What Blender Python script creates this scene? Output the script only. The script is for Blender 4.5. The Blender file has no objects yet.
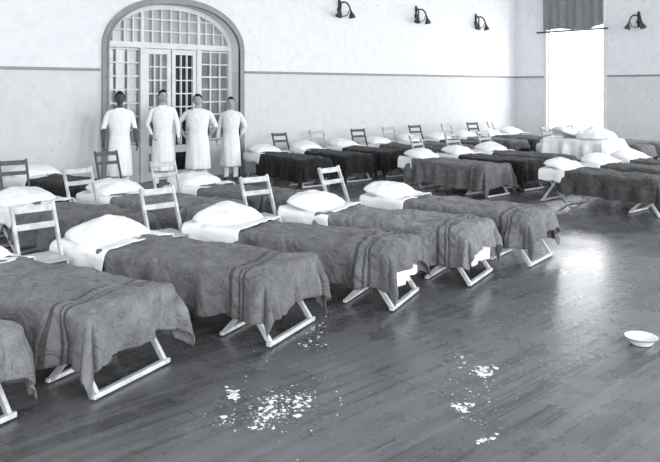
import bpy, bmesh, math, random
from mathutils import Vector, Matrix, noise
random.seed(7)
scn = bpy.context.scene
F=696.0; H=1.8; HY=88.0
CU,CV=0.671,0.741
def fl(px,py,h=0.0):
    z=F*(H-h)/(py-HY); X=(px-330)/F*z
    return (0.742*X+CU*z, -0.671*X+CV*z)
# ---------------------------------------------------------------- materials
def g(v): return (v*0.965,v*0.98,v*1.0,1)
def newmat(name):
    m=bpy.data.materials.new(name); m.use_nodes=True
    nt=m.node_tree; b=nt.nodes["Principled BSDF"]; return m,nt,b
def mat(name,v,rough=0.7,var=0.15,scale=8.0,bump=0.0,bscale=60.0,spec=0.3,metal=0.0):
    m,nt,b=newmat(name); N=nt.nodes; L=nt.links
    tc=N.new('ShaderNodeTexCoord'); n=N.new('ShaderNodeTexNoise'); n.inputs['Scale'].default_value=scale; n.inputs['Detail'].default_value=6
    L.new(tc.outputs['Object'],n.inputs['Vector'])
    r=N.new('ShaderNodeValToRGB'); r.color_ramp.elements[0].position=0.3; r.color_ramp.elements[1].position=0.7
    r.color_ramp.elements[0].color=g(v*(1-var)); r.color_ramp.elements[1].color=g(min(1,v*(1+var)))
    L.new(n.outputs['Fac'],r.inputs['Fac']); L.new(r.outputs['Color'],b.inputs['Base Color'])
    b.inputs['Roughness'].default_value=rough; b.inputs['Specular IOR Level'].default_value=spec; b.inputs['Metallic'].default_value=metal
    if bump>0:
        n2=N.new('ShaderNodeTexNoise'); n2.inputs['Scale'].default_value=bscale; n2.inputs['Detail'].default_value=4; n2.inputs['Distortion'].default_value=.8
        L.new(tc.outputs['Object'],n2.inputs['Vector'])
        bp=N.new('ShaderNodeBump'); bp.inputs['Strength'].default_value=bump; bp.inputs['Distance'].default_value=0.03 if bscale<20 else .01
        L.new(n2.outputs['Fac'],bp.inputs['Height']); L.new(bp.outputs['Normal'],b.inputs['Normal'])
    return m
def blanket_mat(name,v,stripe=True,st=(0.20,0.235,0.31)):
    m,nt,b=newmat(name); N=nt.nodes; L=nt.links
    tc=N.new('ShaderNodeTexCoord')
    n=N.new('ShaderNodeTexNoise'); n.inputs['Scale'].default_value=6; n.inputs['Detail'].default_value=10; n.inputs['Roughness'].default_value=0.75
    L.new(tc.outputs['UV'],n.inputs['Vector'])
    r=N.new('ShaderNodeValToRGB'); r.color_ramp.elements[0].position=0.32; r.color_ramp.elements[1].position=0.7
    r.color_ramp.elements[0].color=g(v*0.6); r.color_ramp.elements[1].color=g(v*1.45)
    L.new(n.outputs['Fac'],r.inputs['Fac'])
    col=r.outputs['Color']
    if stripe:
        s=N.new('ShaderNodeSeparateXYZ'); L.new(tc.outputs['UV'],s.inputs[0])
        acc=None
        for t0,w in zip(st,(0.010,0.007,0.017)):
            c=N.new('ShaderNodeMath'); c.operation='COMPARE'; c.inputs[1].default_value=t0; c.inputs[2].default_value=w
            L.new(s.outputs['Y'],c.inputs[0])
            if acc is None: acc=c.outputs[0]
            else:
                a=N.new('ShaderNodeMath'); a.operation='MAXIMUM'; L.new(acc,a.inputs[0]); L.new(c.outputs[0],a.inputs[1]); acc=a.outputs[0]
        sc=N.new('ShaderNodeMath'); sc.operation='MULTIPLY'; sc.inputs[1].default_value=.72; L.new(acc,sc.inputs[0])
        mx=N.new('ShaderNodeMix'); mx.data_type='RGBA'; L.new(sc.outputs[0],mx.inputs[0]); L.new(col,mx.inputs[6]); mx.inputs[7].default_value=g(v*0.2)
        col=mx.outputs[2]
    L.new(col,b.inputs['Base Color'])
    b.inputs['Roughness'].default_value=0.95; b.inputs['Specular IOR Level'].default_value=0.1
    b.inputs['Sheen Weight'].default_value=0.10
    n2=N.new('ShaderNodeTexNoise'); n2.inputs['Scale'].default_value=70; L.new(tc.outputs['UV'],n2.inputs['Vector'])
    n3=N.new('ShaderNodeTexNoise'); n3.inputs['Scale'].default_value=7; n3.inputs['Detail'].default_value=3; n3.inputs['Distortion'].default_value=1.6; L.new(tc.outputs['UV'],n3.inputs['Vector'])
    bp0=N.new('ShaderNodeBump'); bp0.inputs['Strength'].default_value=0.8; bp0.inputs['Distance'].default_value=0.07
    L.new(n3.outputs['Fac'],bp0.inputs['Height'])
    bp=N.new('ShaderNodeBump'); bp.inputs['Strength'].default_value=0.5; bp.inputs['Distance'].default_value=0.008
    L.new(bp0.outputs['Normal'],bp.inputs['Normal'])
    L.new(n2.outputs['Fac'],bp.inputs['Height']); L.new(bp.outputs['Normal'],b.inputs['Normal'])
    return m
M_BL=[blanket_mat('wool_blanket_a',0.15),blanket_mat('wool_blanket_b',0.13),blanket_mat('wool_blanket_c',0.18)]
M_BD=blanket_mat('wool_blanket_dark',0.018,False)
M_BM=blanket_mat('wool_blanket_mid',0.07,False)
M_SHEET=mat('cotton_sheet',0.78,0.85,0.05,5,0.4,9)
M_PIL=mat('pillow_cotton',0.80,0.85,0.04,5,0.3,6)
M_WOOD=mat('pale_wood',0.50,0.55,0.2,14)
M_CHAIR=mat('chair_wood',0.44,0.5,0.25,12)
M_CHAIRD=mat('chair_wood_dark',0.09,0.5,0.25,12)
M_CANVAS=mat('canvas',0.3,0.8,0.1,20)
M_TRIM=mat('trim_paint',0.26,0.55,0.1,6)
M_FRAME=mat('frame_paint',0.66,0.5,0.08,6)
M_CEIL=mat('ceiling_plaster',0.62,0.9,0.05,3)
M_IRON=mat('dark_iron',0.015,0.4,0.3,20,spec=0.5)
M_SHADE=mat('lamp_shade_metal',0.03,0.35,0.3,20,spec=0.6)
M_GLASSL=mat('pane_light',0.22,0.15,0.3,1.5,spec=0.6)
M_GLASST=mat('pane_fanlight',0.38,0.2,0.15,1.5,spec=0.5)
M_GLASS_UNLIT=mat('pane_unlit_beyond',0.012,0.12,0.3,1.5,spec=0.6)  # opaque pane coloured dark to stand for the unlit space behind the door
M_CURT=mat('curtain_cloth',0.22,0.9,0.15,12)
M_DEB=mat('plaster_bits',0.68,0.9,0.2,30)
M_ENAM=mat('enamel',0.85,0.2,0.03,5,spec=0.6)
M_ENAMR=mat('enamel_rim',0.08,0.3,0.03,5,spec=0.6)
M_UNI=mat('uniform_cotton',0.80,0.85,0.04,8,0.5,12)
M_SKIN=mat('skin_tone',0.36,0.55,0.08,20)
M_SKIND=mat('skin_tone_deep',0.06,0.55,0.08,20)
M_HAIR=mat('hair_dark',0.008,0.7,0.2,60)
M_SHOE=mat('shoe_leather',0.03,0.4,0.2,20)
M_EYE=mat('eye_dark',0.01,0.3,0.1,20)
M_LIP=mat('lip',0.10,0.5,0.1,20)
M_BTN=mat('button',0.45,0.4,0.1,20)
def wall_mat():
    m,nt,b=newmat('wall_plaster'); N=nt.nodes; L=nt.links
    tc=N.new('ShaderNodeTexCoord'); s=N.new('ShaderNodeSeparateXYZ'); L.new(tc.outputs['Object'],s.inputs[0])
    gt=N.new('ShaderNodeMath'); gt.operation='GREATER_THAN'; gt.inputs[1].default_value=2.13; L.new(s.outputs['Z'],gt.inputs[0])
    mx=N.new('ShaderNodeMix'); mx.data_type='RGBA'; L.new(gt.outputs[0],mx.inputs[0]); mx.inputs[6].default_value=g(0.66); mx.inputs[7].default_value=g(0.77)
    n=N.new('ShaderNodeTexNoise'); n.inputs['Scale'].default_value=5; n.inputs['Detail'].default_value=9; n.inputs['Roughness'].default_value=0.8
    L.new(tc.outputs['Object'],n.inputs['Vector'])
    r=N.new('ShaderNodeValToRGB'); r.color_ramp.elements[0].position=0.33; r.color_ramp.elements[1].position=0.6
    r.color_ramp.elements[0].color=g(0.90); r.color_ramp.elements[1].color=(1,1,1,1); L.new(n.outputs['Fac'],r.inputs['Fac'])
    mm=N.new('ShaderNodeMix'); mm.data_type='RGBA'; mm.blend_type='MULTIPLY'; mm.inputs[0].default_value=1
    L.new(mx.outputs[2],mm.inputs[6]); L.new(r.outputs['Color'],mm.inputs[7])
    v=N.new('ShaderNodeTexVoronoi'); v.inputs['Scale'].default_value=2.6; v.inputs['Randomness'].default_value=1; L.new(tc.outputs['Object'],v.inputs['Vector'])
    lt=N.new('ShaderNodeMath'); lt.operation='LESS_THAN'; lt.inputs[1].default_value=0.075; L.new(v.outputs['Distance'],lt.inputs[0])
    sc=N.new('ShaderNodeMath'); sc.operation='MULTIPLY'; sc.inputs[1].default_value=0.35; L.new(lt.outputs[0],sc.inputs[0])
    m3=N.new('ShaderNodeMix'); m3.data_type='RGBA'; L.new(sc.outputs[0],m3.inputs[0]); L.new(mm.outputs[2],m3.inputs[6]); m3.inputs[7].default_value=g(0.3)
    L.new(m3.outputs[2],b.inputs['Base Color']); b.inputs['Roughness'].default_value=0.85; b.inputs['Specular IOR Level'].default_value=0.2
    return m
M_WALL=wall_mat()
def floor_mat():
    m,nt,b=newmat('floor_boards'); N=nt.nodes; L=nt.links
    tc=N.new('ShaderNodeTexCoord')
    br=N.new('ShaderNodeTexBrick'); br.inputs['Scale'].default_value=1; br.inputs['Brick Width'].default_value=3.2; br.inputs['Row Height'].default_value=0.11
    br.inputs['Mortar Size'].default_value=0.003; br.inputs['Mortar Smooth'].default_value=0.4; br.offset=0.37
    br.inputs['Color1'].default_value=g(0.070); br.inputs['Color2'].default_value=g(0.105); br.inputs['Mortar'].default_value=g(0.03)
    L.new(tc.outputs['Object'],br.inputs['Vector'])
    mp=N.new('ShaderNodeMapping'); mp.inputs['Scale'].default_value=(0.6,9,1); L.new(tc.outputs['Object'],mp.inputs[0])
    n=N.new('ShaderNodeTexNoise'); n.inputs['Scale'].default_value=2.0; n.inputs['Detail'].default_value=8; L.new(mp.outputs[0],n.inputs['Vector'])
    r=N.new('ShaderNodeValToRGB'); r.color_ramp.elements[0].position=0.3; r.color_ramp.elements[1].position=0.7
    r.color_ramp.elements[0].color=g(0.6); r.color_ramp.elements[1].color=g(1.4); L.new(n.outputs['Fac'],r.inputs['Fac'])
    mm=N.new('ShaderNodeMix'); mm.data_type='RGBA'; mm.blend_type='MULTIPLY'; mm.inputs[0].default_value=1
    L.new(br.outputs['Color'],mm.inputs[6]); L.new(r.outputs['Color'],mm.inputs[7])
    n3=N.new('ShaderNodeTexNoise'); n3.inputs['Scale'].default_value=1.6; n3.inputs['Detail'].default_value=14; n3.inputs['Roughness'].default_value=0.72
    L.new(tc.outputs['Object'],n3.inputs['Vector'])
    r3=N.new('ShaderNodeValToRGB'); r3.color_ramp.elements[0].position=0.42; r3.color_ramp.elements[1].position=0.75
    r3.color_ramp.elements[0].color=(0,0,0,1); r3.color_ramp.elements[1].color=(0.5,0.5,0.5,1); L.new(n3.outputs['Fac'],r3.inputs['Fac'])
    m4=N.new('ShaderNodeMix'); m4.data_type='RGBA'; L.new(r3.outputs['Color'],m4.inputs[0]); L.new(mm.outputs[2],m4.inputs[6]); m4.inputs[7].default_value=g(0.22)
    L.new(m4.outputs[2],b.inputs['Base Color'])
    mr=N.new('ShaderNodeMapRange'); mr.inputs['From Min'].default_value=.3; mr.inputs['From Max'].default_value=.75; mr.inputs['To Min'].default_value=0.21; mr.inputs['To Max'].default_value=0.36; L.new(n3.outputs['Fac'],mr.inputs['Value'])
    L.new(mr.outputs[0],b.inputs['Roughness']); b.inputs['Specular IOR Level'].default_value=0.75
    bp=N.new('ShaderNodeBump'); bp.inputs['Strength'].default_value=0.25; bp.inputs['Distance'].default_value=0.004
    L.new(br.outputs['Fac'],bp.inputs['Height']); bp.invert=True; L.new(bp.outputs['Normal'],b.inputs['Normal'])
    return m
M_FLOOR=floor_mat()
# ---------------------------------------------------------------- helpers
def link(o,parent=None):
    scn.collection.objects.link(o)
    if parent: o.parent=parent
    return o
def mkobj(name,verts,faces,mats,parent=None,smooth=False,mi=None):
    me=bpy.data.meshes.new(name); me.from_pydata(verts,[],faces)
    for m in (mats if isinstance(mats,(list,tuple)) else [mats]): me.materials.append(m)
    if mi:
        for p,i in zip(me.polygons,mi): p.material_index=i
    if smooth:
        for p in me.polygons: p.use_smooth=True
    me.update()
    return link(bpy.data.objects.new(name,me),parent)
def empty(name,loc=(0,0,0),rz=0):
    e=bpy.data.objects.new(name,None); e.location=loc; e.rotation_euler=(0,0,rz); e.empty_display_size=0.2
    return link(e)
class MB:
    def __init__(s): s.v=[]; s.f=[]; s.m=[]
    def box(s,c,d,R=None,mi=0):
        b=len(s.v)
        for x in(-1,1):
            for y in(-1,1):
                for z in(-1,1):
                    p=Vector((x*d[0]/2,y*d[1]/2,z*d[2]/2))
                    if R: p=R@p
                    s.v.append(tuple(p+Vector(c)))
        for q in((0,1,3,2),(4,6,7,5),(0,4,5,1),(2,3,7,6),(0,2,6,4),(1,5,7,3)): s.f.append(tuple(b+i for i in q)); s.m.append(mi)
    def beam(s,a,b_,w,t,side=(1,0,0),mi=0):
        a=Vector(a);b_=Vector(b_); d=(b_-a); L=d.length; z=d.normalized(); x=Vector(side); x=(x-z*x.dot(z)).normalized(); y=z.cross(x)
        R=Matrix((x,y,z)).transposed(); s.box((a+b_)/2,(w,t,L),R,mi)
    def tube(s,pts,r,n=10,mi=0):
        rs=r if isinstance(r,(list,tuple)) else [r]*len(pts)
        P=[Vector(p) for p in pts]; base=len(s.v)
        up=Vector((0.13,0.27,0.95)).normalized()
        for i,p in enumerate(P):
            d=(P[min(i+1,len(P)-1)]-P[max(i-1,0)]).normalized()
            x=d.cross(up)
            if x.length<1e-3: x=d.cross(Vector((1,0,0)))
            x.normalize(); y=d.cross(x)
            for k in range(n):
                a=2*math.pi*k/n; s.v.append(tuple(p+(x*math.cos(a)+y*math.sin(a))*rs[i]))
        for i in range(len(P)-1):
            for k in range(n):
                s.f.append((base+i*n+k,base+i*n+(k+1)%n,base+(i+1)*n+(k+1)%n,base+(i+1)*n+k)); s.m.append(mi)
        s.f.append(tuple(base+k for k in range(n))[::-1]); s.m.append(mi)
        e=base+(len(P)-1)*n; s.f.append(tuple(e+k for k in range(n))); s.m.append(mi)
    def lathe(s,prof,c=(0,0,0),n=32,R=None,mi=0):
        base=len(s.v)
        for r,z in prof:
            for k in range(n):
                a=2*math.pi*k/n; p=Vector((r*math.cos(a),r*math.sin(a),z))
                if R: p=R@p
                s.v.append(tuple(p+Vector(c)))
        for i in range(len(prof)-1):
            for k in range(n):
                s.f.append((base+i*n+k,base+i*n+(k+1)%n,base+(i+1)*n+(k+1)%n,base+(i+1)*n+k)); s.m.append(mi)
    def make(s,name,mats,parent=None,smooth=False,bevel=0.0):
        o=mkobj(name,s.v,s.f,mats,parent,smooth,s.m)
        if bevel:
            b=o.modifiers.new('bevel','BEVEL'); b.width=bevel; b.segments=2; b.limit_method='ANGLE'
        return o
# ---------------------------------------------------------------- room shell
U0,U1,V0,V1,ZC=-4.0,18.5,-5.0,12.0,5.6
mkobj('floor',[(U0-.3,V0-.3,0),(U1+.3,V0-.3,0),(U1+.3,V1+.6,0),(U0-.3,V1+.6,0)],[(0,1,2,3)],M_FLOOR)
b=MB(); b.box(((U0+U1)/2,(V0+V1)/2,ZC+.1),(U1-U0+.6,V1-V0+.6,.2)); b.make('ceiling',M_CEIL)
def wall_rects(name,axis,const,a0,a1,holes,thick,sign):
    b=MB(); c=const+sign*thick/2
    def put(l,h,zl,zh):
        if h-l<1e-4 or zh-zl<1e-4: return
        if axis=='v': b.box(((l+h)/2,c,(zl+zh)/2),(h-l,thick,zh-zl))
        else: b.box((c,(l+h)/2,(zl+zh)/2),(thick,h-l,zh-zl))
    cur=a0
    for l,h,zl,zh in sorted(holes):
        put(cur,l,0,ZC); put(l,h,0,zl); put(l,h,zh,ZC); cur=h
    put(cur,a1,0,ZC)
    return b.make(name,M_WALL)
WR=[(9.15,10.9,.55,4.7),(3.2,4.95,.55,4.7),(-2.2,-.45,.55,4.7)]
WF=[(u,u+1.8,.7,4.7) for u in (-2.2,1.6,5.4,9.2,13.0)]
WL=[(v,v+1.8,.7,4.7) for v in (-2.6,2.0,6.6)]
wall_rects('wall_right','u',U1,V0-.3,V1,WR,.3,1)
wall_rects('wall_front','v',V0,U0,U1,WF,.3,-1)
wall_rects('wall_left','u',U0,V0-.3,V1,WL,.3,-1)
AC,AW,ASP,ATOP=6.88,1.42,2.55,3.42
def arch(w,hw=AW,sp=ASP,top=ATOP):
    t=max(0,1-(abs(w)/hw)**2.2); return sp+(top-sp)*t**0.5
vs=[];fs=[]
def quad(a,b_,c,d):
    i=len(vs); vs.extend([a,b_,c,d]); fs.append((i,i+1,i+2,i+3))
quad((U0-.3,V1,0),(AC-AW,V1,0),(AC-AW,V1,ZC),(U0-.3,V1,ZC))
quad((AC+AW,V1,0),(U1+.3,V1,0),(U1+.3,V1,ZC),(AC+AW,V1,ZC))
NS=64
ws=[-AW*math.cos(math.pi*i/NS) for i in range(NS+1)]
for i in range(NS):
    a,c=ws[i],ws[i+1]
    quad((AC+a,V1,arch(a)),(AC+c,V1,arch(c)),(AC+c,V1,ZC),(AC+a,V1,ZC))
    quad((AC+a,V1,arch(a)),(AC+a,V1+.4,arch(a)),(AC+c,V1+.4,arch(c)),(AC+c,V1,arch(c)))
for sgn in(-1,1):
    x=AC+sgn*AW
    quad((x,V1,0),(x,V1+.4,0),(x,V1+.4,ASP),(x,V1,ASP))
quad((U0-.3,V1+.55,0),(U1+.3,V1+.55,0),(U1+.3,V1+.55,ZC),(U0-.3,V1+.55,ZC))
mkobj('wall_back',vs,fs,M_WALL)
def strip(name,c,d,m=M_TRIM): 
    b=MB(); b.box(c,d); return b.make(name,m,bevel=.008)
zt=2.13
strip('trim_1',((U0+AC-AW-.15)/2,V1-.015,zt),(AC-AW-.15-U0,.03,.05))
strip('trim_2',((U1+AC+AW+.15)/2,V1-.015,zt),(U1-AC-AW-.15,.03,.05))
strip('trim_3',(U1-.015,(10.98+V1-.03)/2,zt),(.03,V1-.03-10.98,.05))
strip('trim_4',(U1-.015,(5.03+9.07)/2,zt),(.03,9.07-5.03,.05))
for nm,c,d in (('baseboard_back',((U1+AC+AW+.15)/2,V1-.012,.1),(U1-AC-AW-.15,.024,.2)),('baseboard_left',((U0+AC-AW-.15)/2,V1-.012,.1),(AC-AW-.15-U0,.024,.2)),('baseboard_right',(U1-.012,(V0+V1)/2,.1),(.024,V1-V0-.06,.2))):
    strip(nm,c,d,M_FRAME)
b=MB()
path=[(-AW,0.0),(-AW,1.2),(-AW,ASP)]+[(w,arch(w)) for w in ws[1:-1]]+[(AW,ASP),(AW,1.2),(AW,0.0)]
def casing(b,path,wd,proj,y0,mi=0):
    n=len(path); base=len(b.v)
    for i,(w,z) in enumerate(path):
        a=path[max(i-1,0)]; c=path[min(i+1,n-1)]
        t=Vector((c[0]-a[0],c[1]-a[1])).normalized(); nn=Vector((-t.y,t.x))
        o=(w+nn.x*wd,z+nn.y*wd)
        b.v+= [(AC+w,y0,z),(AC+w,y0-proj,z),(AC+o[0],y0-proj,o[1]),(AC+o[0],y0,o[1])]
    for i in range(n-1):
        p=base+i*4;q=p+4
        for k in range(4): b.f.append((p+k,p+(k+1)%4,q+(k+1)%4,q+k)); b.m.append(mi)
casing(b,path,.12,.05,V1); casing(b,path,.03,.075,V1)
b.make('trim_5',M_TRIM)
dr=empty('door_1',(0,0,0))
b=MB(); Y=V1+.28
casing(b,path,-.09,.10,Y+.05)
def vbar(w,z0,z1,t=.03,d=.05): b.box((AC+w,Y,(z0+z1)/2),(t,d,z1-z0))
def hbar(w0,w1,z,t=.03,d=.046): b.box((AC+(w0+w1)/2,Y,z),(w1-w0,d,t))
hbar(-AW+.02,AW-.02,2.62,.11,.13)
for w in(-.62,.62): vbar(w,0,2.563,.10,.12)
for w in(-.62,.62): vbar(w,2.677,arch(w)-.02,.06,.08)
for w in (-1.2,-.98,-.8,-.4,-.2,0,.2,.4,.8,.98,1.2): vbar(w,2.68,arch(w)-.02,.026)
for z in (2.9,3.13):
    ww=[w for w in [i*.01 for i in range(0,142)] if arch(w)>z+.03]; 
    hbar(-max(ww),max(ww),z,.026)
for s in(-1,1):
    a,c=sorted((s*.68,s*1.36))
    for k in range(1,3): vbar(a+(c-a)*k/3,.75,2.56,.028)
    for k in range(8): hbar(a,c,.75+k*.255,.028)
    b.box((AC+(a+c)/2,Y,.36),(c-a,.06,.72))
for s in(-1,1):
    a,c=sorted((s*.012,s*.565))
    vbar(a+.04,0.005,2.56,.08,.07); vbar(c-.04,0.005,2.56,.08,.07)
    for z,t in((2.505,.1),(.6,.14),(.09,.16)): hbar(a+.081,c-.081,z,t,.066)
    for k in range(1,3): vbar(a+.08+(c-a-.16)*k/3,.68,2.45,.024)
    for k in range(1,7): hbar(a+.081,c-.081,.65+k*.26,.024)
b.make('door_frame',M_FRAME,dr)
def pane(nm,w0,w1,z0,z1,m,y=Y+.04):
    b2=MB(); b2.box((AC+(w0+w1)/2,y,(z0+z1)/2),(w1-w0,.008,z1-z0)); b2.make(nm,m,dr)
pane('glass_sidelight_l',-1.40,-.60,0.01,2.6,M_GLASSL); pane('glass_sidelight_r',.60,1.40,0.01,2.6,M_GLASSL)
pane('glass_leaf_l',-.595,-.005,0.01,2.6,M_GLASSL); pane('glass_leaf_r',.005,.595,0.01,2.6,M_GLASS_UNLIT)  # right leaf: the darkness behind it is painted onto the pane
pv=[];pf=[]
for i in range(NS):
    a,c=ws[i],ws[i+1]; k=len(pv)
    pv+=[(AC+a,Y+.04,2.6),(AC+c,Y+.04,2.6),(AC+c,Y+.04,arch(c)),(AC+a,Y+.04,arch(a))]; pf.append((k,k+1,k+2,k+3))
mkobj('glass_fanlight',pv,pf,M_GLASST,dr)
def area(name,loc,rot,sx,sy,power):
    l=bpy.data.lights.new(name,'AREA'); l.shape='RECTANGLE'; l.size=sx; l.size_y=sy; l.energy=power; l.color=(0.97,0.985,1)
    o=bpy.data.objects.new(name,l); o.location=loc; o.rotation_euler=rot; link(o); return o
wi=0
def window(axis,const,sign,l,h,zl,zh,power,bars):
    global wi; wi+=1
    b=MB(); c=const+sign*.15
    def bx(a,z,da,dz,t=.07,off=0):
        if axis=='u': b.box((c+off,a,z),(t,da,dz))
        else: b.box((a,c+off,z),(da,t,dz))
    mid=(l+h)/2; zm=(zl+zh)/2
    bx(l+.03,zm,.06,zh-zl,.2); bx(h-.03,zm,.06,zh-zl,.2); bx(mid,zl+.03,h-l,.06,.19); bx(mid,zh-.03,h-l,.06,.19)
    if bars:
        bx(mid,zm,h-l,.06); bx(mid,zm,.04,zh-zl)
    o2=-sign*.165
    bx(l-.04,zm,.08,zh-zl+.16,.03,o2);bx(h+.04,zm,.08,zh-zl+.16,.03,o2);bx(mid,zh+.04,h-l,.08,.028,o2);bx(mid,zl-.03,h-l+.2,.05,.09,o2)
    b.make('window_%d'%wi,M_FRAME)
    if axis=='u': area('daylight_lamp_%d'%wi,(const+sign*.26,mid,zm),(0,math.radians(90)*sign,0),zh-zl-.02,h-l-.02,power)
    else: area('daylight_lamp_%d'%wi,(mid,const+sign*.26,zm),(math.radians(90),0,0),h-l-.02,zh-zl-.02,power)
for i,(l,h,a,c) in enumerate(WR): window('u',U1,1,l,h,a,c,(250,460,460)[i],i>0)
for (l,h,a,c) in WF: window('v',V0,-1,l,h,a,c,480,True)
for (l,h,a,c) in WL: window('u',U0,-1,l,h,a,c,150,True)
cv=[];cf=[];NX=60;NZ=14
for j in range(NZ+1):
    for i in range(NX+1):
        s=i/NX; t=j/NZ
        v=9.1+1.85*s; 
        low=3.52-.06*math.sin(math.pi*s)+.04*math.cos(9*s)
        z=4.70+(low-4.70)*t
        u=U1-.13-.035*math.sin(s*46+1.5*t)*(.4+t*.6)-.02*math.sin(s*19)
        cv.append((u,v,z))
for j in range(NZ):
    for i in range(NX): k=j*(NX+1)+i; cf.append((k,k+1,k+NX+2,k+NX+1))
ce=empty('window_curtain',(0,0,0))
o=mkobj('curtain_cloth',cv,cf,M_CURT,ce,True); md=o.modifiers.new('s','SOLIDIFY'); md.thickness=.01
b=MB(); b.tube([(U1-.13,9.0,4.74),(U1-.13,11.05,4.74)],.018); b.tube([(U1-.07,9.02,3.44),(U1-.07,11.2,3.44)],.025); 
for v in(9.05,11.0): b.box((U1-.06,v,4.74),(.12,.03,.05))
b.make('rod',M_IRON,ce)
# ---------------------------------------------------------------- cot
def nz(x,y,z=0,s=1): return noise.noise(Vector((x*s,y*s,z)))
def drape(name,W,t0,t1,foot,sl,sr,z0,seed,mats,parent,ni=46,nj=70,r=.045,flare=.10,L=1.9,thick=.008,wave=.022,skew=0.0,wr=.012,hump=0.0,cflare=.10):
    vs=[];fs=[];uv=[]
    s0=-(W/2+sl); s1=(W/2+sr)
    for j in range(nj+1):
        tt=t0+(t1-t0)*j/nj if foot<=0 else -foot+(t1+foot)*j/nj
        for i in range(ni+1):
            s=s0+(s1-s0)*i/ni
            edge=j/nj
            t=tt+skew*s+ .02*nz(s*3,seed*3.1)+(.05*nz(s*2.2,seed*1.7,5) if edge>.9 else 0)*(edge-.9)*10
            ss=s+.03*nz(t*1.8,seed*4.3,2)*(abs(s)/(W/2+sl))**2
            dx=max(0,abs(ss)-(W/2-r)); sx=1 if ss>0 else -1
            dy=max(0,r-t) if foot>0 else 0
            bx=max(-(W/2-r),min(W/2-r,ss)); by=max(r,t) if foot>0 else t
            d=math.hypot(dx,dy)
            z=z0+wr*nz(s*4,t*3,seed)*1.5+wr*.6*nz(s*11,t*9,seed+4)
            z+=wr*.5*abs(nz(s*5+t*3,t*4-s*2,seed+20))*2
            z+=hump*math.cos(min(1,abs(s)/(W/2))*math.pi/2)*(.6+.6*nz(t*1.7,seed*2.3))
            if d>0:
                nx,ny=dx/d*sx,-dy/d
                if d<r*math.pi/2:
                    a=d/r; hx=r*math.sin(a); dr_=r*(1-math.cos(a)); hang=0
                else:
                    hx=r; hang=d-r*math.pi/2; dr_=r+hang
                cor=(2*abs(nx*ny))
                p=bx-by*sx+ math.atan2(dy,dx)*.3*sx
                w=math.sin(p*15+seed*2.7)+.7*math.sin(p*27+seed*5.1)+.8*nz(p*6,seed)
                hx+=hang*(flare+cflare*cor)+wave*w*min(1,hang/.15)
                dr_*= (1-.03*cor)
                z=z-dr_+ (wr*nz(s*6,t*6,seed+9))
                z=max(z,.015+.004*(i%3))
                x=bx+nx*hx; y=by+ny*hx
            else: x,y=ss,t
            vs.append((x,y,z)); uv.append((s,t))
    for j in range(nj):
        for i in range(ni): k=j*(ni+1)+i; fs.append((k,k+1,k+ni+2,k+ni+1))
    o=mkobj(name,vs,fs,mats,parent,True)
    ul=o.data.uv_layers.new(name='UVMap')
    for lp in o.data.loops: ul.data[lp.index].uv=uv[lp.vertex_index]
    md=o.modifiers.new('s','SOLIDIFY'); md.thickness=thick; md.offset=1
    return o
def pillow_geo(w,l,h,seed,n=28):
    vs=[];fs=[]
    for side in(1,-1):
        for j in range(n+1):
            for i in range(n+1):
                a=-1+2*i/n; c=-1+2*j/n
                e=max(0,(1-abs(a)**2.6))**.55*max(0,(1-abs(c)**2.6))**.55
                rc_=1-.12*(abs(a)*abs(c))**3
                px=a*rc_*(1+.03*nz(c*2,seed))*w/2 ; py=c*rc_*(1+.04*nz(a*2,seed+3))*l/2
                z=side*e*h/2*(1+.28*nz(a*1.3,c*1.3,seed)) + e*.018*nz(a*3.5,c*2.5,seed+side)
                if side<0: z*=.5
                z-=.03*(a*a)*(1)
                vs.append((px,py,z))
        base=(0 if side==1 else (n+1)**2)
        for j in range(n):
            for i in range(n):
                k=base+j*(n+1)+i; q=(k,k+1,k+n+2,k+n+1)
                fs.append(q if side==1 else q[::-1])
    return vs,fs
def pillow(name,loc,rot,w,l,h,seed,parent,m=None):
    vs,fs=pillow_geo(w,l,h,seed); R=Matrix.Rotation(rot[2],3,'Z')@Matrix.Rotation(rot[0],3,'X')@Matrix.Rotation(rot[1],3,'Y')
    vs=[tuple(R@Vector(v)+Vector(loc)) for v in vs]
    o=mkobj(name,vs,fs,m or M_PIL,parent,True)
    bm=bmesh.new(); bm.from_mesh(o.data); bmesh.ops.remove_doubles(bm,verts=bm.verts,dist=.0005); bm.to_mesh(o.data); bm.free()
    for p in o.data.polygons:p.use_smooth=True
    return o
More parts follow.
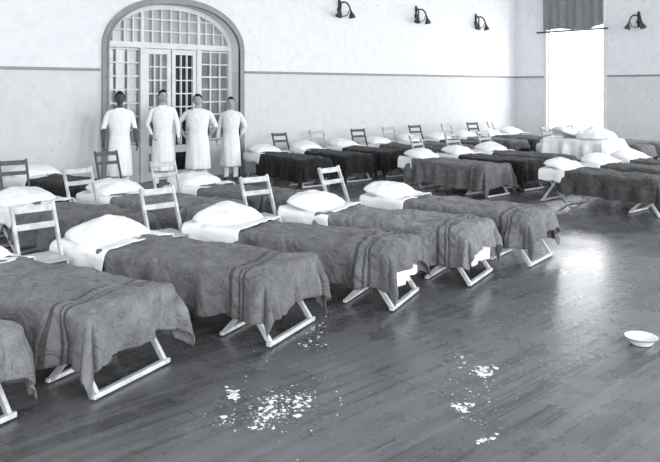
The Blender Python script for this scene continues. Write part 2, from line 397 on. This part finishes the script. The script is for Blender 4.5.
def cot(foot,head,seed,bm_=None,L=None,W=.70,sl=.30,sr=.34,ft=.26,far=False,skew=0.0,pscale=1.0,prot=0.0,bend=.45,under=False):
    fx,fy=foot; hx,hy=head; d=Vector((hx-fx,hy-fy)); 
    if L is None: L=max(1.82,min(2.08,d.length+.27))
    rz=math.atan2(d.y,d.x)-math.pi/2
    e=empty('folding_cot',(fx,fy,0),rz)
    b=MB(); hz=.44
    for s in(-1,1):
        b.box((s*(W/2-.03),L/2,hz-.02),(.035,L-.04,.05))
        for y0,dr_ in((.0,1),(L,-1)):
            b.beam((s*(W/2-.065),y0+dr_*.32,hz-.03),(s*(W/2-.065),y0+dr_*.03,.02),.026,.038,(1,0,0))
            b.beam((s*(W/2-.10),y0+dr_*.08,hz-.03),(s*(W/2-.10),y0+dr_*.46,.02),.026,.036,(1,0,0))
    for y in(.03,L-.03): b.box((0,y,.026),(W-.06,.036,.030))
    for y in(.46,L-.46): b.box((0,y,.020),(W-.14,.032,.026))
    for y in(.06,L-.06): b.box((0,y,hz-.02),(W-.04,.035,.05))
    b.make('frame',M_WOOD,e,bevel=.004)
    b=MB(); b.box((0,L/2,hz+.025),(W-.02,L-.03,.04)); b.make('mattress',M_CANVAS,e,bevel=.012)
    bl=bm_ or M_BL[seed%3]
    ni,nj=(30,40) if far else (84,120)
    z0=hz+.062
    drape('blanket',W+.03,0,L-bend,ft,sl,sr,z0,seed*1.37,bl,e,ni,nj,skew=skew,hump=.035,wr=.020,wave=.028 if far else .036,flare=.10)
    if under: drape('under_sheet',W-.03,.03,.6,ft+.085,-.02,-.02,z0-.03,seed*1.37,M_SHEET,e,60,50,skew=skew,wr=.006,wave=.020,flare=.04,cflare=.0,thick=.003).location=(0,.035,0)
    drape('sheet',W+.045,L-bend-.14,L+.01,0,.16,.14,z0+.026,seed*1.37+2,M_SHEET,e,24 if far else 50,14 if far else 40,r=.05,wave=.014,wr=.018,flare=.05,skew=random.uniform(-.08,.08))
    pillow('pillow',(random.uniform(-.02,.02),L-.23,z0+.078*pscale),(math.radians(11),random.uniform(-.06,.06),prot+random.uniform(-.12,.12)),.66,.46,.19*pscale,seed,e)
    return e
cot((.98,3.84),(.45,5.5),1,bm_=M_BL[0])
cot((1.98,3.95),(1.42,5.56),2,skew=.05,bm_=M_BL[0])
cot((3.22,3.93),(2.60,5.62),3,skew=-.04,bm_=M_BL[1])
cot((4.42,3.90),(3.76,5.55),4,skew=.06,ft=.20,bm_=M_BL[1],under=True)
cot((5.46,3.88),(4.90,5.72),5,skew=-.05,ft=.20,bm_=M_BL[2],under=True)
cot((6.48,3.86),(6.12,5.84),6,sl=.28,ft=.22,skew=.03,bm_=M_BL[0])
cot((3.14,6.40),(2.72,8.05),7); cot((4.24,6.42),(3.80,8.07),8); cot((5.32,6.38),(4.90,8.0),9,M_BL[1])
cot((4.0,8.75),(3.65,10.4),10,M_BD,far=True); cot((2.7,8.8),(2.4,10.4),11,far=True)
u=8.36; k=12
while u<17.9:
    dark=M_BD if k in(12,13,14) else (M_BM if k%2 else None)
    cot((u+random.uniform(-.05,.05)-.05,9.5),(u,11.2),k,dark,L=1.9,far=True,sl=.36 if dark==M_BD else .25,ft=.34 if dark==M_BD else .2); u+=1.09; k+=1
for i,uu in enumerate((9.85,10.95,12.05)):
    cot((uu+random.uniform(-.05,.05)-.05,6.65),(uu,8.35),30+i,L=1.95,far=i>0,sl=.36,ft=.34,bm_=[M_BL[1],M_BD,M_BM][i],bend=.18 if i==0 else .4)
for i,uu in enumerate((14.6,15.7,16.8)):
    cot((uu,6.75),(uu,8.4),36+i,L=1.9,far=True)
for i,uu in enumerate((10.15,11.35,12.5)):
    cot((uu,4.05),(uu+.05,5.75),40+i,L=1.9,far=i>0,sl=.30 if i==0 else .27,sr=.2,bm_=M_BM,bend=.30)
# ---------------------------------------------------------------- chairs
def chair(loc,rz,m=M_CHAIR,sc=1.0):
    e=empty('folding_chair',(loc[0],loc[1],0),rz); b=MB()
    for s in(-1,1):
        b.beam((s*.165,-.20,.0),(s*.165,.16,.87),.024,.04,(1,0,0))
        b.beam((s*.14,.22,.0),(s*.14,-.12,.44),.022,.036,(1,0,0))
        b.box((s*.142,0,.435),(.02,.36,.03))
    b.make('legs',m,e,bevel=.004)
    b=MB()
    for z,h_ in((.83,.06),(.70,.05)):
        y=-.20+.36*z/.87; b.box((0,y,z),(.36,.016,h_),Matrix.Rotation(math.radians(-22),3,'X'))
    b.make('back_slats',m,e,bevel=.004)
    b=MB()
    for i in range(6): b.box((0,-.16+i*.062,.457),(.32,.052,.014))
    b.make('seat',m,e,bevel=.003)
    b=MB()
    b.beam((-.165,-.12,.2),(.165,-.12,.2),.02,.02,(0,0,1)); b.beam((-.14,.16,.09),(.14,.16,.09),.02,.02,(0,0,1)); 
    b.make('rungs',m,e)
    return e
chair((1.99,5.6),.05); chair((3.18,5.78),.0); chair((4.34,5.85),-.05); chair((5.52,5.95),.1)
chair((3.28,7.85),.1); chair((4.37,7.85),0); chair((3.0,9.3),-.05,M_CHAIRD); chair((4.45,9.7),0,M_CHAIRD)
u=8.92
k=0
while u<17.5:
    chair((u,11.3+.1*math.sin(k*2)),random.uniform(-.3,.3),M_CHAIR if k%2 else M_CHAIRD); u+=1.09; k+=1
for uu in(10.4,11.5,12.6,15.15,16.25): chair((uu,8.85),random.uniform(-.3,.3))
# ---------------------------------------------------------------- linen table
e=empty('linen_table',(13.45,7.1,0),0)
b=MB()
for x in(-.4,.4):
    for y in(-.55,.55): b.box((x,y,.36),(.05,.05,.72))
b.box((0,0,.735),(.9,1.3,.03)); b.make('table_frame',M_WOOD,e,bevel=.004)
o=drape('tablecloth',.98,0,1.3,.35,.4,.4,.765,3.3,M_SHEET,e,40,40,wave=.04); o.location=(0,-.66,0)
for i in range(5): pillow('folded_linen_%d'%i,((i%3-1)*.28,-.3+(i//3)*.55,.83+.07*(i%2)),(.1*i,0,.4*i),.42,.5,.2,i+50,e)
# ---------------------------------------------------------------- sconces
def sconce(loc,rz):
    e=empty('wall_sconce',loc,rz)
    b=MB(); b.lathe([(0,.0),(.06,.0),(.07,.012),(.055,.03),(.03,.045),(0,.05)],n=20,R=Matrix.Rotation(math.radians(90),3,'X'))
    b.box((0,-.012,.06),(.06,.024,.42))
    for s in(-1,1):
        pts=[]
        for k in range(19):
            t=k/18; a=math.pi*(1.1*t)
            pts.append((s*(.02+.16*t),-.03-.20*math.sin(t*math.pi*.5),.16+.09*math.sin(a)-.20*t))
        b.tube(pts,.020,8)
        b.tube([(0,-.02,-.12),(s*.05,-.10,-.16),(s*.12,-.17,-.12),(s*.15,-.20,.0)],.012,8)
    b.make('bracket',M_IRON,e,True)
    for s in(-1,1):
        R=Matrix.Rotation(s*math.radians(-18),3,'Y')
        b=MB(); b.lathe([(.0,.03),(.03,.03),(.036,-.01),(.055,-.04),(.072,-.08),(.085,-.13),(.080,-.13),(.06,-.08),(.0,-.03)],(s*.18,-.23,-.07),24,R)
        b.make('bell_shade_%s'%('l' if s<0 else 'r'),M_SHADE,e,True)
sconce((11.15,V1,3.64),0); sconce((13.9,V1,3.68),0); sconce((16.5,V1,3.66),0); sconce((U1,8.2,3.56),math.radians(-90))
# ---------------------------------------------------------------- basin
x,y=fl(641,344)
e=empty('enamel_basin',(x,y,0)); b=MB()
b.lathe([(0,.004),(.07,.004),(.074,.012),(.085,.025),(.096,.042),(.107,.050),(.112,.053),(.110,.056),(.095,.050),(.083,.032),(.065,.016),(0,.013)],n=48); b.make('bowl',M_ENAM,e,True)
b=MB(); b.tube([(.111*math.cos(a*math.pi/24),.111*math.sin(a*math.pi/24),.053) for a in range(49)],.003,8); b.make('rim',M_ENAMR,e,True)
# ---------------------------------------------------------------- plaster debris
def debris(cl,name='plaster_debris'):
    vs=[];fs=[]
    for (px,py,n,sx,sy,size) in cl:
        for _ in range(n):
            qx=random.gauss(px,sx); qy=random.gauss(py,sy); x,y=fl(qx,qy)
            s=size*(.2+.8*random.random()**4); k=random.randint(5,8); base=len(vs); a0=random.random()*6; st=random.uniform(.5,1.3)
            for lv,(rr,zz) in enumerate(((1,0.001),(.8,.12*s+.001),(.35,.18*s+.0015))):
                for i in range(k):
                    a=a0+2*math.pi*i/k; q=s*rr*(.7+.9*nz(math.cos(a)*2+x*9,math.sin(a)*2+y*9)+.3*random.random())
                    vs.append((x+q*math.cos(a)*st,y+q*math.sin(a),zz))
            for lv in range(2):
                for i in range(k): fs.append((base+lv*k+i,base+lv*k+(i+1)%k,base+(lv+1)*k+(i+1)%k,base+(lv+1)*k+i))
            fs.append(tuple(base+2*k+i for i in range(k)))
    mkobj(name,vs,fs,M_DEB)
debris([(231,393,30,3,4,.028),(228,423,20,5,3,.022),(268,411,60,11,5,.026),(298,400,70,8,4,.022),(262,424,26,7,3,.028),(265,408,190,30,14,.008),(280,405,90,12,8,.012)])
debris([(484,372,70,5,4,.026),(462,357,12,5,3,.016),(464,407,44,4,3,.024),(483,440,16,4,3,.02),(472,390,140,16,24,.009)])
debris([(316,328,60,8,8,.015),(312,345,44,9,7,.014),(330,311,16,5,3,.010),(385,385,50,60,30,.007),(300,370,160,40,28,.008),(345,300,12,10,8,.008)])
# ---------------------------------------------------------------- people
def skin_mesh(pts,edges,rad,sub=2):
    me=bpy.data.meshes.new('tmp'); me.from_pydata(pts,edges,[]); o=bpy.data.objects.new('tmp',me); scn.collection.objects.link(o)
    m=o.modifiers.new('k','SKIN'); m.use_smooth_shade=True
    sv=me.skin_vertices[0].data
    for i,r in enumerate(rad):
        sv[i].radius=r if isinstance(r,tuple) else (r,r); sv[i].use_root=(i==0)
    s=o.modifiers.new('s','SUBSURF'); s.levels=sub; s.render_levels=sub
    dg=bpy.context.evaluated_depsgraph_get(); ev=o.evaluated_get(dg)
    res=bpy.data.meshes.new_from_object(ev); bpy.data.objects.remove(o); return res
def person(name,loc,rz,height,arms,skin,coat=.30,wide=1.0,headturn=0.0,bare=False,hairq=1.06,stance=.10):
    e=empty(name,(loc[0],loc[1],0),rz); sc=height/1.76; e.scale=(sc*wide,sc*wide,sc)
    P=[(0,0,.95),(0,.0,1.12),(0,0,1.28),(0,.01,1.42),(0,.0,1.52),(0,-.01,1.58)]
    R=[(.15,.11),(.135,.10),(.165,.11),(.085,.075),(.052,.055),(.05,.05)]
    E=[(0,1),(1,2),(2,3),(3,4),(4,5)]
    def add(p,r,par): P.append(p);R.append(r);E.append((par,len(P)-1)); return len(P)-1
    hands=[]
    for s,(el,wr_) in zip((-1,1),arms):
        a=add((s*.185,.01,1.40),(.062,.062),3)
        el=(s*el[0],el[1],el[2]); wv=(s*wr_[0],wr_[1],wr_[2])
        mid=tuple(((Vector(P[a])+Vector(el))/2)); m=add(mid,(.056,.056),a); c=add(el,(.046,.046),m)
        mid2=tuple(((Vector(el)+Vector(wv))/2)); m2=add(mid2,(.04,.04),c); w=add(wv,(.03,.027),m2)
        hands.append((s,Vector(el),Vector(wv)))
    for s in(-1,1):
        a=add((s*.09,0,.86),(.09,.09),0); k=add((s*stance,-.01,.48),(.07,.07),a); c=add((s*stance,.015,.28),(.066,.066),k); an=add((s*stance,.02,.10),(.056,.06),c); add((s*(stance+.015),-.13,.042),(.04,.036),an)
    me=skin_mesh(P,E,R); me.name='body'
    for m in(M_UNI,skin,M_SHOE): me.materials.append(m)
    for p in me.polygons:
        p.use_smooth=True; c=p.center
        p.material_index=2 if c.z<.09 else (1 if c.z>1.475 else 0)
        if bare:
            for s,el,wv in hands:
                d=wv-el; t=(Vector(c)-el).dot(d)/d.length_squared
                if t>.05 and (Vector(c)-(el+d*t)).length<.07 and s*c.x>.14: p.material_index=1
    link(bpy.data.objects.new('body',me),e)
    lv=[(1.475,.062,.058),(1.458,.10,.07),(1.43,.165,.088),(1.37,.198,.112),(1.25,.188,.125),(1.12,.165,.12),(1.03,.150,.115),(.95,.168,.125),(.8,.185,.135),(.62,.192,.145),(.45,.20,.155),(coat,.205,.16)]
    n=56; vs=[];fs=[]
    for z,rx,ry in lv:
        f=max(0,(1.08-z))*.075
        for k in range(n):
            a=2*math.pi*k/n; q=1+f*math.sin(a*7+z*3+loc[0])+f*.6*math.sin(a*13+loc[1]*5)
            vs.append((rx*q*math.cos(a),ry*q*math.sin(a)+.005,z))
    for j in range(len(lv)-1):
        for k in range(n): fs.append((j*n+k,j*n+(k+1)%n,(j+1)*n+(k+1)%n,(j+1)*n+k))
    o=mkobj('white_coat',vs,fs,M_UNI,e,True); md=o.modifiers.new('s','SOLIDIFY'); md.thickness=.008
    md=o.modifiers.new('ss','SUBSURF'); md.levels=1; md.render_levels=1
    b=MB(); 
    ring=[(.157*math.cos(a*math.pi/20),.121*math.sin(a*math.pi/20)+.005,1.04) for a in range(41)]
    b.tube(ring,.012,8); b.make('apron_band',M_UNI,e,True)
    b=MB()
    for s in(-1,1): b.beam((s*.055,-.072,1.46),(s*.006,-.134,1.30),.035,.012,(1,0,0))
    b.make('lapels',M_UNI,e,bevel=.004)
    b=MB() 
    for z in(1.26,1.18,1.10): b.lathe([(0,.0),(.008,.0),(.008,.005),(0,.005)],(0,-.126,z),10,Matrix.Rotation(math.radians(90),3,'X'))
    b.make('buttons',M_BTN,e)
    for s,el,wv in hands:
        d=(wv-el).normalized(); side=Vector((0,-1,0)); side=(side-d*side.dot(d)).normalized(); nrm=d.cross(side)
        palm=[tuple(wv-d*.02),tuple(wv+d*.045),tuple(wv+d*.08)]
        hp=skin_mesh(palm,[(0,1),(1,2)],[(.026,.02),(.036,.02),(.034,.016)],1)
        bmh=bmesh.new(); bmh.from_mesh(hp)
        inw=nrm if nrm.x*s<0 else -nrm
        for i,ln in enumerate((.066,.076,.072,.056)):
            off=side*(.026-.0175*i); a=wv+d*.07+off
            pts=[a,a+d*ln*.45+inw*.005,a+d*ln*.75+inw*.016,a+d*ln*.95+inw*.032]
            fm=skin_mesh([tuple(q) for q in pts],[(0,1),(1,2),(2,3)],[.0095,.009,.0082,.007],1); bmh.from_mesh(fm)
        a=wv+d*.025+side*.025; pts=[a,a+d*.03+side*.022,a+d*.06+side*.03+inw*.01]
        fm=skin_mesh([tuple(q) for q in pts],[(0,1),(1,2)],[.012,.0105,.008],1); bmh.from_mesh(fm)
        hm=bpy.data.meshes.new('hand'); bmh.to_mesh(hm); bmh.free(); hm.materials.append(skin)
        for p in hm.polygons: p.use_smooth=True; p.material_index=0
        link(bpy.data.objects.new('hand_%s'%('l' if s>0 else 'r'),hm),e)
    hd=bpy.data.objects.new('head_pivot',None); hd.location=(0,-.012,1.645); hd.rotation_euler=(0,0,headturn); hd.scale=(1.06,1.04,1.04); link(hd,e)
    vs=[];fs=[];n=40;mrows=30
    for j in range(mrows+1):
        ph=math.pi*j/mrows; zz=math.cos(ph)
        for k in range(n):
            a=2*math.pi*k/n; x=math.sin(ph)*math.cos(a); y=math.sin(ph)*math.sin(a)
            X=x*.074; Yy=y*.094; Z=zz*.116
            if zz<0: X*=(1-.28*zz*zz); Yy*=(1-.10*zz*zz) if y<0 else (1-.35*zz*zz)
            if y<0:
                fr=-y
                Yy-= .026*math.exp(-((X/.011)**2))*math.exp(-(((Z+.02)/.02)**2))*fr
                Yy-= .008*math.exp(-((X/.008)**2))*math.exp(-(((Z-.005)/.02)**2))*fr
                Yy+= .012*math.exp(-(((abs(X)-.030)/.013)**2))*math.exp(-(((Z-.006)/.011)**2))*fr
                Yy-= .006*math.exp(-(((Z-.026)/.01)**2))*fr*math.exp(-((X/.045)**2))
                Yy-= .006*math.exp(-((X/.02)**2))*math.exp(-(((Z+.058)/.008)**2))*fr
                Yy-= .008*math.exp(-((X/.022)**2))*math.exp(-(((Z+.095)/.014)**2))*fr
            vs.append((X,Yy,Z))
    for j in range(mrows):
        for k in range(n): fs.append((j*n+k,(j+1)*n+k,(j+1)*n+(k+1)%n,j*n+(k+1)%n))
    mkobj('head',vs,fs,skin,hd,True)
    b=MB()
    for s in(-1,1):
        b.lathe([(0,.008),(.011,.006),(.018,.0),(.016,-.006),(0,-.006)],(s*.074,.005,-.008),14,Matrix.Rotation(math.radians(90*s),3,'Y')@Matrix.Diagonal((1.5,.9,1)))
    b.make('ears',skin,hd,True)
    b=MB()
    for s in(-1,1):
        b.lathe([(.0,.008),(.005,.006),(.009,.002),(.009,-.002),(0,-.008)],(s*.030,-.075,.006),12,Matrix.Rotation(math.radians(90),3,'X'))
        b.beam((s*.016,-.092,.028),(s*.044,-.082,.028),.006,.006,(0,0,1))
    b.make('eyes_and_brows',M_EYE,hd)
    b=MB(); b.beam((-.02,-.093,-.058),(.02,-.093,-.058),.007,.007,(0,0,1)); b.make('mouth',M_LIP,hd,bevel=.002)
    vs=[];fs=[]
    for j in range(19):
        for k in range(n):
            a=2*math.pi*k/n; y=math.sin(a)
            lim=math.pi*(.29 if y<-.75 else (.29+(.60-.29)*min(1,(y+.75)/.9)))
            p2=lim*j/18
            q=hairq+.035*nz(math.cos(a)*4,y*4,j*.4)
            vs.append((math.sin(p2)*math.cos(a)*.075*q,math.sin(p2)*y*.096*q+.003,math.cos(p2)*.118*q+.002))
    for j in range(18):
        for k in range(n): fs.append((j*n+k,(j+1)*n+k,(j+1)*n+(k+1)%n,j*n+(k+1)%n))
    o=mkobj('hair',vs,fs,M_HAIR,hd,True); md=o.modifiers.new('s','SOLIDIFY'); md.thickness=.010; md.offset=-1
    return e
def pw(px,v):
    k=(px-330)/F; z=v/(CV-.671*k); return (CU*z+.742*k*z, v)
side_arm=((.27,.02,1.13),(.275,-.04,.89))
side2=((.26,.03,1.13),(.285,-.02,.88))
hip=((.36,.06,1.17),(.24,-.03,.98))
behind=((.30,.10,1.14),(.19,.16,.96))
fr=((.28,.02,1.14),(.20,-.15,.96))
rc=-math.atan2(CU,CV)
def face(px): return math.atan2(-(px-330),F)+rc
person('orderly',pw(120,11.2),face(120)+.15,1.73,(side_arm,side2),M_SKIND,bare=True,hairq=1.10,headturn=-.1)
person('orderly',pw(163,11.35),face(163)+.1,1.76,(fr,side_arm),M_SKIN,headturn=.12,stance=.12)
person('orderly',pw(198,11.3),face(198)-.12,1.68,(hip,behind),M_SKIN,wide=1.14,bare=True,headturn=.05)
person('orderly',pw(231,11.3),face(231)-.2,1.62,(side2,behind),M_SKIN,headturn=.2)
# ---------------------------------------------------------------- world, camera
w=bpy.data.worlds.new('World'); scn.world=w; w.use_nodes=True
w.node_tree.nodes['Background'].inputs[0].default_value=(.95,.97,1,1); w.node_tree.nodes['Background'].inputs[1].default_value=2.0
cam=bpy.data.cameras.new('camera'); cam.sensor_width=36; cam.lens=F/660*36; cam.shift_y=-(231-HY)/660; cam.clip_end=100
co=bpy.data.objects.new('camera',cam); co.location=(0,0,H); co.rotation_euler=(math.radians(90),0,rc); link(co); scn.camera=co
scn.view_settings.view_transform='Standard'; scn.view_settings.look='None'; scn.view_settings.exposure=-0.08
